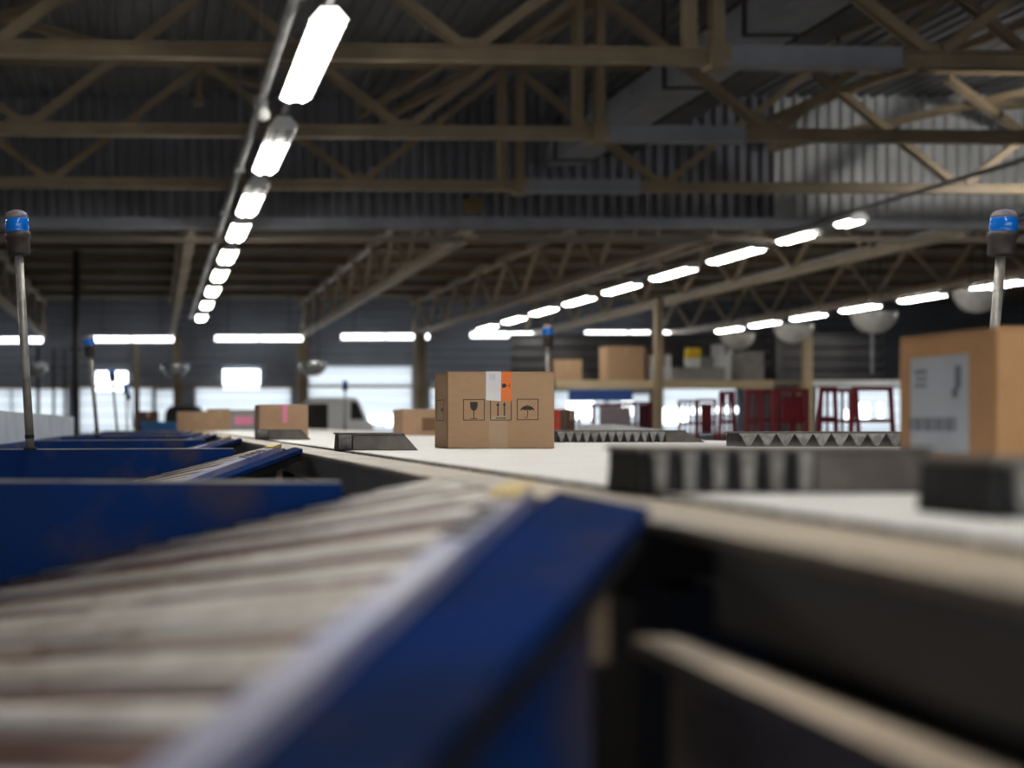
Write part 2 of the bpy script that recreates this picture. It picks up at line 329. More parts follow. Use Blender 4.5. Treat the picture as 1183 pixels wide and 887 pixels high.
# ------------------------------------------------------------------ low-bay trusses (run down the hall)
def low_truss(X, label, zb=4.38, zt=6.0, BEIGE=None):
    ya, yb = YM + .5, 64.5
    t = thing('roof_truss', (X, ya, 0), label, 'roof truss', 'beige trusses running down the low bay'); BEIGE = BEIGELIT
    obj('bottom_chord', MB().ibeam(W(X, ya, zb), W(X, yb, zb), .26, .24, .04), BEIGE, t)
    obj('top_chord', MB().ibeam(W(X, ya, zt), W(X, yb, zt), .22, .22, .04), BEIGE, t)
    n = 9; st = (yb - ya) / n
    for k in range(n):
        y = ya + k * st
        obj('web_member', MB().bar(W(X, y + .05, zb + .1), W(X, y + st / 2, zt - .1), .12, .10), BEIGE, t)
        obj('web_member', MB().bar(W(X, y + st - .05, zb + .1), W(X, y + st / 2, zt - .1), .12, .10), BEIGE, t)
    return t
for X, l in ((-5.5, 'beige roof truss ending behind the tall blue beacon on the rail'), (.8, 'beige roof truss beside the row of ceiling lamps over the sorter'),
             (7.2, 'beige roof truss descending to the column beside a dock door'), (12.7, 'beige roof truss just above the sloping row of lamps over the mezzanine'),
             (18.3, 'beige roof truss below the sloping row of lamps over the mezzanine'), (25.0, 'beige roof truss above the row of lamps with dome mirrors')):
    low_truss(X, l)
t = thing('cable_tray', W(19.3, 30, 4.9), 'grey cable tray lying along the beige truss below the sloping lamps', 'cable tray')
obj('tray', MB().bx(18.75, 19.15, 26, 62, EYE + 4.52, EYE + 4.56).bx(18.75, 18.79, 26, 62, EYE + 4.52, EYE + 4.7).bx(19.11, 19.15, 26, 62, EYE + 4.52, EYE + 4.7), PANEL, t)
for y in range(31, 62, 5): obj('hanger', MB().tube(W(18.95, y, 4.55), W(18.95, y, 6.3), .02, 6), TRUNK, t)

# ------------------------------------------------------------------ ceiling lamps
ZL = 4.2
TUBEOFF = mat('unlit_tube', (.20, .19, .175), .4)
def make_lamp(X, Y, label, group, L=3.0, lit=((0, 1),)):
    t = thing('ceiling_lamp', W(X, Y, ZL), label, 'ceiling lamp', group)
    z = EYE + ZL; y0, y1 = Y - L / 2, Y + L / 2
    w = .21
    obj('housing', MB().prism([(X - w, y0, z + .0), (X - .09, y0, z + .14), (X + .09, y0, z + .14), (X + w, y0, z + .0), (X + w - .015, y0, z - .005), (X + .08, y0, z + .12), (X - .08, y0, z + .12), (X - w + .015, y0, z - .005)], (0, L, 0)), HOUSING, t)
    ecap = ENDLIT if L > 3 and lit == ((0, 1),) else HOUSING
    for yy in (y0 - .02, y1):
        obj('end_cap', MB().prism([(X - w, yy, z), (X - .09, yy, z + .14), (X + .09, yy, z + .14), (X + w, yy, z), (X + .13, yy, z - .045), (X - .13, yy, z - .045)], (0, .02, 0)), ecap, t)
    cuts = sorted({0.0, 1.0} | {float(v) for q in lit for v in q})
    for a, b in zip(cuts, cuts[1:]):
        on = any(q[0] <= a and b <= q[1] for q in lit); ya, yb = y0 + .03 + a * (L - .06), y0 + .03 + b * (L - .06)
        if on: obj('diffuser', MB().prism([(X - w + .03, ya, z + .005), (X - .085, ya, z + .10), (X + .085, ya, z + .10), (X + w - .03, ya, z + .005), (X + .13, ya, z - .045), (X - .13, ya, z - .045)], (0, yb - ya, 0)), DIFF, t)
        else: obj('louver', MB().prism([(X - w + .03, ya, z + .005), (X - .085, ya, z + .10), (X + .085, ya, z + .10), (X + w - .03, ya, z + .005)], (0, yb - ya, 0)), TUBEOFF, t)
        for sx in (-.08, .08): obj('tube', MB().tube((X + sx, ya, z - .05), (X + sx, yb, z - .05), .022, 8), TUBE if on else TUBEOFF, t)
    for yy in (Y - L * .3, Y + L * .3):
        obj('hanger', MB().tube((X, yy, z + .13), (X, yy, z + .17), .012, 6), TRUNK, t)
    return t
LAMPS = {}
def lamp(X, Y, label, group, L=3.0, lit=((0, 1),)):
    k = (L, lit)
    if k not in LAMPS: LAMPS[k] = make_lamp(X, Y, label, group, L, lit); return LAMPS[k]
    return copy_tree(LAMPS[k], W(X, Y, ZL), label, group=group)
ORD = ['first', 'second', 'third', 'fourth', 'fifth', 'sixth', 'seventh', 'eighth', 'ninth', 'tenth']
G1 = 'lamps hanging over the sorter'
for i, y in enumerate((15.1, 19.9, 24.3, 28.3, 32.4, 36.5, 40.8, 45.6, 51.0)):
    lamp(1.8, y, 'big glowing ceiling lamp at the top, largest of the steep row' if i == 0 else '%s ceiling lamp down from the top of the steep row over the sorter' % ORD[i], G1, 3.2 if i < 3 else 2.3, ((.38, 1),) if i in (1, 2) else ((0, 1),))
for y in (10.7, 6.3, 1.9, -2.5, -7.0):
    lamp(1.8, y, 'ceiling lamp of the steep row, nearer than the big lamp and above the frame', G1, 3.2)
for y in (10, 14.5, 19, 23.5):
    lamp(-11.0, y, 'added fill lamp of the row along the side wall, out of frame', 'added fill lamps along the side wall', 3.2)  # lamps added out of view for side fill and a brighter roof
G2 = 'lamps sloping towards the mezzanine'
for i, y in enumerate((28.2, 32.2, 36.1, 40.1, 44.1, 48.1, 52.1, 56.3)):
    lamp(14.4, y, 'ceiling lamp with a dark middle, lit at both ends, under the pale ribbed wall' if i == 0 else '%s fully lit ceiling lamp down the middle sloping row below the ribbed wall' % ORD[i - 1], G2, 3.2 if i == 0 else 2.6, ((0, .19), (.6, 1)) if i == 0 else ((0, 1),))
G3 = 'lamps above the dome mirrors'
for i, y in enumerate((39.1, 43.0, 46.8, 50.5, 54.1, 57.4)):
    lamp(25.4, y, 'ceiling lamp crossed by the bare beacon pole beside a dome mirror' if i == 0 else '%s ceiling lamp from the bare beacon pole in the low row above the dome mirrors' % ORD[i], G3, 2.3)
# busbar / trunking beside row 1, and the trunking the lamps hang from
t = thing('lamp_trunking', W(1.8, -8, 4.6), 'grey trunking that carries the steep row of lamps', 'trunking')
obj('channel', MB().bx(1.76, 1.84, -8.5, 53, EYE + 4.36, EYE + 4.42), TRUNK, t)
t = thing('cable_duct', W(1.35, -8, 4.35), 'round grey conduit running beside the steep row of lamps', 'conduit')
obj('conduit', MB().tube(W(1.40, 4, 4.3), W(1.40, 53, 4.3), .06, 10), TRUNK, t, smooth=True)
for k in range(10):
    y = 8.5 + 4.4 * k; obj('clamp', MB().bx(1.31, 1.49, y - .05, y + .05, EYE + 4.22, EYE + 4.38), TRUNK, t)
    obj('hanger', MB().tube(W(1.40, y, 4.36), W(1.40, y, 7.3 if y < 28 else 6.3), .012, 6), TRUNK, t)
t = thing('security_camera', W(1.42, 17.1, 4.2), 'small pale camera clamped to the conduit beside the big lamp', 'security camera')
obj('camera_body', MB().lathe(W(1.42, 17.1, 4.08), [(.03, -.09), (.08, -.06), (.09, 0), (.06, .07), (.03, .09)], 16), HOUSING, t, smooth=True)
obj('mount', MB().box(W(1.42, 17.1, 4.2), (.08, .08, .08)), TRUNK, t)
for X, zz, l, y1 in ((14.4, 4.36, 'grey trunking that carries the middle sloping row of lamps', 58), (25.4, 4.36, 'grey trunking that carries the low row of lamps', 60)):
    t = thing('lamp_trunking', W(X, YM, zz), l, 'trunking'); obj('channel', MB().bx(X - .05, X + .05, 19 if X < 20 else 33, y1, EYE + zz, EYE + zz + .06), TRUNK, t)
t = thing('added_flood_lamp', W(17.4, 22.6, 4.55), 'added flood lamp out of frame, lighting the pale ribbed wall', 'flood lamp')  # unseen lamp, added to brighten the pale ribbed wall
Mx = Vector((0, 1, 0)).rotation_difference(Vector((.12, 1, .22)).normalized()).to_matrix()
obj('housing', MB().box(W(17.4, 22.5, 4.55), (.5, .12, .35), Mx), HOUSING, t); obj('bracket', MB().bx(17.37, 17.43, 22.4, 22.5, EYE + 4.55, EYE + 7.33), DARKPIPE, t)
obj('lens', MB().box(W(17.4, 22.58, 4.56), (.46, .04, .31), Mx), mat('flood_lens', (1, 1, 1), .3, emit=(1, .97, .92), estr=270), t)
# cross lamps at the end of the hall
def cross_lamp(px, py, Wd, label):
    Y = 63.0; c = at(px, py, Y); L = Wd
    t = thing('tube_lamp', c, label, 'tube lamp', 'tube lamps across the end of the hall')
    obj('housing', MB().bx(c.x - L / 2, c.x + L / 2, Y - .12, Y + .12, c.z + .12, c.z + .2), HOUSING, t)
    for s in (-1, 1):
        obj('tube', MB().tube((c.x + s * .04, Y, c.z), (c.x + s * (L / 2 - .02), Y, c.z), .125, 12), TUBEF, t, smooth=True)
    obj('socket', MB().bx(c.x - .05, c.x + .05, Y - .16, Y + .16, c.z - .15, c.z + .12), HOUSING, t)
    for s in (-1, 1): obj('hanger', MB().tube((c.x + s * L * .35, Y, c.z + .2), (c.x + s * L * .35, Y, EYE + 6.3), .02, 6), DARKPIPE, t)
cross_lamp(-1, 393, 4.25, 'white tube lamp crossed by the tall pole with the blue beacon')
cross_lamp(152, 392, 4.1, 'white tube lamp ending at the small beacon on the leaning pole')
cross_lamp(299, 391, 4.25, 'white tube lamp above the carton with pink tape')
cross_lamp(445, 389, 4.25, 'white tube lamp above the grey roller door')
cross_lamp(588, 387, 3.7, 'white tube lamp ending at the beacon above the printed carton')
cross_lamp(725, 385.5, 4.1, 'white tube lamp over the cartons on the mezzanine')

# ------------------------------------------------------------------ sorter
ZT = -.086
RI, RO, RR = .62, .47, 2.95
sort = thing('sorting_conveyor', (1.7, 0, 0), 'long sorting conveyor with a white slatted belt and worn beige rim', 'conveyor')
m = MB(); y = .25
while y < 30: m.bx(RI + .012, RR - .01, y, y + .146, EYE + ZT - .02, EYE + ZT); y += .15
obj('belt', m, BELT, sort)
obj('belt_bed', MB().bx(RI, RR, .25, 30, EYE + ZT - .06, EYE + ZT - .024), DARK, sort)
m = MB(); y = .2
obj('rim', MB().bx(RO, RI - .012, .2, 30, EYE + ZT - .016, EYE + ZT - .004), RIM, sort, bevel=.003, label='worn beige steel rim along the belt')
m = MB(); y = .3
while y < 14: m.bx(RI - .012, RI + .006, y, y + .07, EYE + ZT - .02, EYE + ZT - .001); y += .1
obj('edge_brush', m, DARK, sort)['kind'] = 'stuff'
for ya, yb in ((.2, 1.10), (1.42, 30)): obj('fascia', MB().bx(RO + .005, RO + .02, ya, yb, EYE - .172, EYE + ZT - .016), FASCIA, sort)
obj('channel', MB().bx(RO - .062, RO - .018, .2, 1.11, EYE - .196, EYE - .182).bx(RO - .03, RO - .012, .2, 1.11, EYE - .34, EYE - .196), LEDGE, sort, label='lower frame channel with a worn bare top')
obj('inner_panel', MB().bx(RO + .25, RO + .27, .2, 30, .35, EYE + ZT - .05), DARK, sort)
obj('side_frame', MB().bx(RR, RR + .32, .25, 30, EYE + ZT - .05, EYE + ZT - .008).bx(RR + .28, RR + .32, .25, 30, EYE - .35, EYE + ZT - .05), BLUE, sort, label='blue side frame beyond the belt')
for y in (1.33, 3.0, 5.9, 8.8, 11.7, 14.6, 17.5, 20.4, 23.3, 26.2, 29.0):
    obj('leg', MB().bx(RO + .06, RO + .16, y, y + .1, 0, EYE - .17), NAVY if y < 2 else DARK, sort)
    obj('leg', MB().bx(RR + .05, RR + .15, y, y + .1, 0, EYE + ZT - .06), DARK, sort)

# pusher shoes on the belt
def shoe(x0, x1, Y, label, ribs=9, ribto=.55, h=.058, d=.11, slant=.05, z=EYE + ZT, rw=.98, rb=.16):
    t = thing('pusher_shoe', (x0, Y, z), label, 'pusher shoe', 'black pusher shoes on the belt')
    obj('block', MB().prism([(x0, Y, z), (x1, Y, z), (x1 - slant, Y, z + h - .006), (x0 + .004, Y, z + h - .006)], (0, d, 0)), BLACKRUB, t, bevel=.002)
    obj('top_plate', MB().prism([(x0 - .002, Y - .012, z + h - .006), (x1 - slant, Y - .012, z + h - .006), (x1 - slant - .004, Y - .012, z + h), (x0, Y - .012, z + h)], (0, d + .014, 0)), SHOETOP, t)
    xr = x0 + (x1 - x0) * ribto; w = (xr - x0) / ribs
    for k in range(ribs):
        a = x0 + k * w
        obj('rib', MB().prism([(a + w * (1 - rw), Y - .0005, z + h - .007), (a + w * .99, Y - .0005, z + h - .007), (a + w * (.99 - rw / 2 + rb / 2), Y - .0005, z + .003), (a + w * (.99 - rw / 2 - rb / 2), Y - .0005, z + .003)], (0, -.011, 0)), RIB, t)
    if xr < x1 - slant - .03:
        obj('end_plate', MB().prism([(xr + .005, Y, z + .002), (x1 - .004, Y, z + .002), (x1 - slant - .004, Y, z + h - .008), (xr + .005, Y, z + h - .008)], (0, -.008, 0)), SHOETOP, t)
    return t
shoe(.60, 1.015, 1.62, 'large blurred black shoe in the foreground in front of the orange carton', 6, .52, rw=.52, rb=.34)
shoe(.755, 1.2, 1.18, 'black shoe at the picture edge below the orange carton', 6, .5, h=.055, rw=.45, rb=.3)
shoe(.602, .865, 4.28, 'dark ribbed shoe with a slanted end beside the printed carton', 8, .16, slant=.045)
shoe(1.90, 2.60, 6.15, 'ribbed black shoe with zigzag face behind the printed carton', 13, .73, slant=.09)
shoe(2.235, 2.92, 4.98, 'ribbed black shoe with zigzag face before the red cages', 9, .92, slant=.05)
shoe(.56, .86, 7.2, 'small dark shoe in front of the carton with pink tape', 8, .2)

# ------------------------------------------------------------------ chutes
SLP = .265
def bedz(x): return -.09 - SLP * (.4 - x)
A_ = Vector((.396, 1.43)); RD = Vector((-.454, -.891)); RN = Vector((.891, -.454))
ROLD = Vector((-.65, .76)).normalized(); TRV = Vector((-.76, -.65)).normalized()
Cc = Vector((.445, 2.035)); Dd = Vector((-.80, 2.335))
B_ = A_ + RD * 1.27
poly = [Vector((.445, 1.46)), A_, B_, Vector((-.80, .9)), Dd, Cc]
def clip_line(p, d):
    ts = []
    for i in range(len(poly)):
        a, b = poly[i], poly[(i + 1) % len(poly)]; e = b - a; den = d.x * e.y - d.y * e.x
        if abs(den) < 1e-9: continue
        q = a - p; t = (q.x * e.y - q.y * e.x) / den; u = (q.x * d.y - q.y * d.x) / den
        if 0 <= u <= 1: ts.append(t)
    ts.sort(); return (ts[0], ts[-1]) if len(ts) >= 2 else None
def make_chute(label):
    t = thing('roller_chute', (.4, 1.6, 0), label, 'roller chute', 'blue roller chutes branching off the sorter')
    P = lambda v, dz=0.0: W(v.x, v.y, bedz(v.x) + dz)
    obj('bed_tray', MB().prism([P(v, -.05) for v in poly], (0, 0, -.012)), DARK, t)
    s0 = min((v - A_).dot(TRV) for v in poly); s1 = max((v - A_).dot(TRV) for v in poly)
    rnd = random.Random(5); s = s0 + .03; k = 0
    seq = [3, 0, 3, 1, 0, 2, 3, 0, 1, 2, 3, 1, 2, 2, 3, 0, 1, 2, 0, 3, 2]
    while s < s1:
        p = A_ + TRV * s; c = clip_line(p, ROLD)
        if c and c[1] - c[0] > .09:
            a, b = p + ROLD * (c[0] + .02), p + ROLD * (c[1] - .015)
            obj('roller', MB().tube(P(a, -.014), P(b, -.014), .0145, 12), ROLLERS[seq[k % len(seq)]], t, smooth=True)
            k += 1
        s += .0325
    # near side: lip, blue guard plate and skirt
    n2 = RN; L2a = Vector((.462, 1.215)); LD = Vector((-.498, -.867)); LN = Vector((.867, -.498)); L2b = L2a + LD * 1.1
    obj('lip', MB().bar(P(A_ + n2 * .004, .008), P(B_ + n2 * .004, .008), .03, .022), LIP, t)
    obj('guard_plate', MB().prism([P(A_ + n2 * .018, -.004), P(B_ + n2 * .018, -.004), P(L2b, -.004), P(L2a, -.004), P(Vector((.466, 1.50)), -.004)], (0, 0, -.012)), BLUEPLATE, t)
    obj('gap_shadow_strip', MB().prism([P(L2a - LN * .004, -.017), P(L2b - LN * .004, -.017), P(L2b - LN * .004, -.040), P(L2a - LN * .004, -.040)], tuple((-LN * .012).to_3d())), BLACK, t)  # black strip drawn as the shadow gap below the plate edge
    sk0 = L2a - LN * .02; ska = sk0 + LD * .16; skb = sk0 + LD * 1.1
    obj('skirt', MB().prism([P(ska, -.036), P(skb, -.036), P(skb, -.55), W(ska.x, ska.y, bedz(ska.x) - .46)], tuple((-LN * .012).to_3d())), BLUE, t, label='worn blue skirt below the guard plate')
    br_ = ska - LD * .03
    obj('bracket', MB().bx(br_.x - .010, br_.x + .008, br_.y, br_.y + .02, EYE - .205, EYE - .135), mat('rusty_bracket', (.20, .14, .09), .7, 0, (.08, .055, .04), 20), t, label='bare steel bracket at the end of the skirt')
    # yellow marked tip
    obj('tip', MB().bar(P(A_ - RD * .02, .012), P(A_ + RD * .06, .012), .03, .026), YELLOW, t, label='yellow tip with black dashes')
    m = MB()
    for j in range(4): m.bar(P(A_ + RD * (.115 + j * .045), .0205), P(A_ + RD * (.14 + j * .045), .0205), .026, .004)
    obj('black_dashes', m, INK, t)
    # far side wall with level top
    top = lambda v: -.093 - .008 * (Cc.x - v.x)
    Ce = Cc + (Dd - Cc) * .12
    th = Vector((.018 * .235, .018, 0))
    obj('side_wall', MB().prism([W(Ce.x, Ce.y, top(Ce)), W(Dd.x, Dd.y, top(Dd)), W(Dd.x, Dd.y, bedz(Dd.x) - .12), W(Ce.x, Ce.y, -.22)], tuple(th)), BLUE, t, label='worn blue side wall with a level top')
    obj('wall_edge', MB().bar(W(Ce.x, Ce.y + .009, top(Ce) + .002), W(Dd.x, Dd.y + .009, top(Dd) + .002), .014, .004), EDGE, t)
    for (x, y) in ((-.3, .95), (-.72, 2.25), (.3, 2.0)): obj('leg', MB().bx(x - .03, x + .03, y - .03, y + .03, 0, EYE + bedz(x) - .06), DARK, t)
    return t
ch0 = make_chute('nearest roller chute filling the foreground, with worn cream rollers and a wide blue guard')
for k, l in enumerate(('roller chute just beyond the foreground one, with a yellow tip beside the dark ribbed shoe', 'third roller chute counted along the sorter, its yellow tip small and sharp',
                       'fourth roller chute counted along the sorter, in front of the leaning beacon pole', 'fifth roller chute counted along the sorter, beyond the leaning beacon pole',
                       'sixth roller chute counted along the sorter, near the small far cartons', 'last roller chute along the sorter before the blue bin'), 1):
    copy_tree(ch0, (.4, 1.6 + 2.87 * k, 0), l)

# beacons
def make_beacon(base, label, H=.80, lean=(-.045, 0)):
    t = thing('beacon_pole', base, label, 'beacon pole', 'blue beacons on poles along the sorter')
    b = Vector(base); tp = b + Vector((lean[0], lean[1], H - .165)); d = (tp - b).normalized()
    obj('pole', MB().tube(b, tp + d * .01, .017, 14), POLE, t, smooth=True)
    obj('foot', MB().tube(b, b + d * .012, .026, 14).tube(b + d * .045, b + d * .06, .0185, 14), DARK, t, smooth=True)
    ax = Vector((0, 0, 1)).rotation_difference(d).to_matrix()
    obj('socket', MB().lathe(tp, [(.018, -.012), (.042, -.008), (.045, .0), (.045, .052), (.05, .054), (.05, .078), (.046, .08)], 24, ax), BEACONBASE, t, smooth=True)
    obj('lens', MB().lathe(tp, [(.044, .079), (.0445, .084), (.0445, .09), (.0455, .092), (.0455, .13), (.0445, .132)], 24, ax), BEACON, t, smooth=True)
    obj('cap', MB().lathe(tp, [(.0447, .1315), (.0445, .14), (.04, .152), (.03, .161), (.015, .166), (.004, .1675)], 24, ax), BEACONTOP, t, smooth=True)
    return t
make_beacon(W(-.487, 5.04, -.10), 'tall blue beacon on a grey pole standing on the chute wall, largest of its row', .93)
make_beacon(W(-.485, 10.79, -.10), 'blue beacon on a leaning pole in front of the white tube lamp', .84, (-.06, 0))
make_beacon(W(-.49, 16.53, -.10), 'small blue beacon in front of the bright window', .82, (-.06, 0))
make_beacon(W(-.49, 22.27, -.10), 'tiny dark beacon just beyond the bright window', .80, (-.02, 0))
make_beacon(W(-.47, 27.9, -.10), 'tiniest dark beacon leaning at the end of the row of poles', .8, (-.1, 0))
make_beacon(W(3.13, 4.9, -.0905), 'blue beacon on a bare pole behind the orange carton', .90, (.06, 0))
make_beacon(W(3.17, 10.5, -.0935), 'blue beacon rising above the printed carton', .90, (0, 0))
make_beacon(W(3.22, 22.1, -.0935), 'slim dark beacon in front of the grey roller door', .84, (0, 0))
# chutes' outer pad under the far poles: small steel bracket plates belong to the walls

# pale guard panel at the far side of the chutes
t = thing('guard_panel', (-.84, 6.4, 0), 'pale blue-grey ribbed guard panel standing beside the chutes', 'guard panel')
obj('sheet', MB().sheet(W(-.93, 6.2, -.12), W(-.90, 14.0, -.12), (0, 0, 1), .20, .10, .02, (1, 0, 0), .8), PANEL, t)
obj('base_rail', MB().bx(-.95, -.87, 6.2, 14, EYE - .22, EYE - .115), BLUE, t, label='blue base rail')
for y in (6.3, 10, 13.8): obj('post', MB().bx(-.99, -.955, y, y + .05, 0, EYE + .08), BLUE, t)

# ------------------------------------------------------------------ cartons
def carton(x0, x1, y0, y1, z0, z1, label, cm=CARD, group=None, tape=True, name='carton', b=.004):
    t = thing(name, ((x0 + x1) / 2, (y0 + y1) / 2, z0), label, 'carton', group)
    obj('body', MB().bx(x0, x1, y0, y1, z0, z1 - .004), cm, t, bevel=b)
    ym = (y0 + y1) / 2
    obj('flap', MB().bx(x0 + .001, x1 - .001, y0 + .001, ym - .002, z1 - .004, z1), cm, t); obj('flap', MB().bx(x0 + .001, x1 - .001, ym + .002, y1 - .001, z1 - .004, z1), cm, t)
    return t
ZB = EYE + ZT
# main carton
bx0, bx1, by, bz0, bz1 = 1.032, 1.4125, 4.6, ZB, EYE + .1865
main = carton(bx0, bx1, by, by + .205, bz0, bz1, 'sharp brown carton with printed symbols and an orange and white label, standing on the belt')
PX = 4.6 / 1500
fx = lambda px: (px - 180) * PX
fz = lambda py: EYE + (490 - py) * PX
yf = by - .0006
def flat(poly, th=.0006, y=None): 
    y = yf if y is None else y
    return MB().prism([(fx(a), y, fz(b)) for a, b in poly], (0, th, 0))
def fmerge(*ms):
    r = MB()
    for m in ms: r.add(m.v, m.f)
    return r
def frame(x0, x1, y0, y1, w=.9): return fmerge(flat([(x0, y0), (x1, y0), (x1, y0 + w), (x0, y0 + w)]), flat([(x0, y1 - w), (x1, y1 - w), (x1, y1), (x0, y1)]), flat([(x0, y0), (x0 + w, y0), (x0 + w, y1), (x0, y1)]), flat([(x1 - w, y0), (x1, y0), (x1, y1), (x1 - w, y1)]))
def glass(cx, top, s=1.0):
    g = flat([(cx - 4.4 * s, top), (cx + 4.4 * s, top), (cx + 4.2 * s, top + 6 * s), (cx + 2.8 * s, top + 9 * s), (cx + .6 * s, top + 10.3 * s), (cx - .6 * s, top + 10.3 * s), (cx - 2.8 * s, top + 9 * s), (cx - 4.2 * s, top + 6 * s)])
    return fmerge(g, flat([(cx - .5 * s, top + 10 * s), (cx + .5 * s, top + 10 * s), (cx + .5 * s, top + 19 * s), (cx - .5 * s, top + 19 * s)]), flat([(cx - 4 * s, top + 18.8 * s), (cx + 4 * s, top + 18.8 * s), (cx + 4 * s, top + 19.7 * s), (cx - 4 * s, top + 19.7 * s)]))
obj('fragile_symbol', fmerge(frame(535, 560, 461, 485.6), glass(547.4, 464.2)), INK, main)
def arrow(cx): return fmerge(flat([(cx - .7, 468), (cx + .7, 468), (cx + .7, 480.5), (cx - .7, 480.5)]), flat([(cx, 464), (cx + 1.9, 468.6), (cx - 1.9, 468.6)]))
obj('upright_symbol', fmerge(frame(566.2, 591, 461.5, 485.6), arrow(575.2), arrow(582.7), flat([(573, 482.4), (585, 482.4), (585, 483.4), (573, 483.4)])), INK, main)
um = [(601.2, 474.2)] + [(609.3 + 8.1 * math.cos(math.pi - math.pi * k / 12), 474 - 5.4 * math.sin(math.pi * k / 12)) for k in range(1, 12)] + [(617.3, 474.2), (615, 473), (612, 474), (609.3, 473), (606.5, 474), (603.8, 473)]
hk = [(609.5 - 1.6 + 1.6 * math.cos(a * math.pi / 6), 481.2 + 1.6 * math.sin(a * math.pi / 6)) for a in range(7)]
hook = MB()
for a, b in zip(hk, hk[1:]):
    dx, dy = b[0] - a[0], b[1] - a[1]; l = math.hypot(dx, dy); nx, ny = -dy / l * .35, dx / l * .35
    q = flat([(a[0] + nx, a[1] + ny), (b[0] + nx, b[1] + ny), (b[0] - nx, b[1] - ny), (a[0] - nx, a[1] - ny)]); hook.add(q.v, q.f)
drops = MB()
for (dx, dy) in ((608.5, 467.2), (611.6, 463.8), (612.4, 467.6), (614.9, 465.8), (616.4, 468.8), (606.5, 468.6), (618.2, 467)):
    q = flat([(dx - .3, dy - .7), (dx + .4, dy - .2), (dx + .3, dy + .7), (dx - .4, dy + .2)]); drops.add(q.v, q.f)
obj('keep_dry_symbol', fmerge(frame(597.2, 622, 460.6, 485.2), flat(um), flat([(609.1, 468), (609.9, 468), (609.9, 481.3), (609.1, 481.3)]), hook, drops), INK, main)
obj('tape_strip', flat([(565, 480), (586.2, 480), (586.2, 518), (565, 518)], .0005, yf + .0003), TAPE, main, label='brown tape strip, slightly paler than the carton')
lz = bz1
lab = obj('label_sticker', MB().prism([(fx(561.3), yf - .0006, fz(462.2)), (fx(578.4), yf - .0006, fz(463.3)), (fx(579), yf - .0006, lz + .0006), (fx(561.3), yf - .0006, lz + .0006)], (0, .0012, 0)).bx(fx(561.3), fx(579), yf - .0006, by + .05, lz, lz + .0008), LABELW, main, label='white half of the label, folded over the top edge')
obj('orange_band', MB().prism([(fx(578.4), yf - .0006, fz(463.3)), (fx(590.6), yf - .0006, fz(463.8)), (fx(591.2), yf - .0006, lz + .0006), (fx(579), yf - .0006, lz + .0006)], (0, .0012, 0)).bx(fx(579), fx(591.2), yf - .0006, by + .05, lz, lz + .0008), LABELO, lab, label='orange half of the label')
gs = MB(); yy = yf - .0010
gq = [(579.8, 443.4), (582.5, 442.7), (584.3, 443.6), (585.2, 445.2), (584.3, 446.8), (582.5, 448), (579.8, 447.6)]
gs.prism([(fx(a), yy, fz(b)) for a, b in gq], (0, .0006, 0)); gs.prism([(fx(a), yy, fz(b)) for a, b in ((585, 445), (588.6, 445), (588.6, 445.6), (585, 445.6))], (0, .0006, 0)); gs.prism([(fx(a), yy, fz(b)) for a, b in ((588.4, 442.8), (589, 442.8), (589, 447.8), (588.4, 447.8))], (0, .0006, 0))
obj('fragile_mark', gs, INK, lab)
wl = MB()
for k in range(5): wl.prism([(fx(566 + k * 1.3), yy, fz(431 + (k % 2))), (fx(566.5 + k * 1.3), yy, fz(431 + (k % 2))), (fx(566.5 + k * 1.3), yy, fz(439)), (fx(566 + k * 1.3), yy, fz(439))], (0, .0006, 0))
obj('faint_print', wl, LABELB, lab)
# frame printed on the left side face
xs = bx0 - .0006
def side(y0, y1, z0, z1): return MB().bx(xs, xs + .0006, y0, y1, z0, z1)
s0, s1, zz0, zz1 = by + .05, by + .17, fz(486), fz(461); w = .003
obj('side_symbol', fmerge(side(s0, s1, zz1 - w, zz1), side(s0, s1, zz0, zz0 + w), side(s0, s0 + w, zz0, zz1), side(s1 - w, s1, zz0, zz1), side(by + .065, by + .095, fz(475), fz(471))), INK, main)
obj('corner_seam', MB().bx(bx0 - .0008, bx0 + .0035, by - .0008, by + .003, bz0 + .003, bz1 - .003), CARDEDGE, main)

# blurred carton in the right foreground
rc = carton(1.36, 1.80, 2.1, 2.376, ZB, EYE + .158, 'large blurred orange-brown carton with a white shipping label, at the picture edge', CARD2)
xl = 1.36 - .0006
def onside(y0, y1, z0, z1, th=.0008, o=0): return MB().bx(xl - o, xl - o + th, y0, y1, z0, z1)
ls = obj('shipping_label', onside(2.172, 2.338, EYE - .05, EYE + .118), LABELB, rc, label='bluish-white shipping label')
bc = MB()
yb = 2.205
for k in range(14):
    w = .003 + .003 * ((k * 7) % 3); q = onside(yb, yb + w, EYE - .012, EYE + .012, .0006, .0006); bc.add(q.v, q.f); yb += w + .0042
obj('barcode', bc, SMUDGE, ls)
for n_, (a, b, c, d) in zip(('logo', 'logo', 'text_line', 'text_line', 'text_line'), ((2.192, 2.208, .06, .10), (2.20, 2.216, .045, .062), (2.29, 2.325, .09, .096), (2.29, 2.32, .078, .083), (2.29, 2.325, .066, .071))):
    obj(n_, onside(a, b, EYE + c, EYE + d, .0006, .0006), SMUDGE, ls)
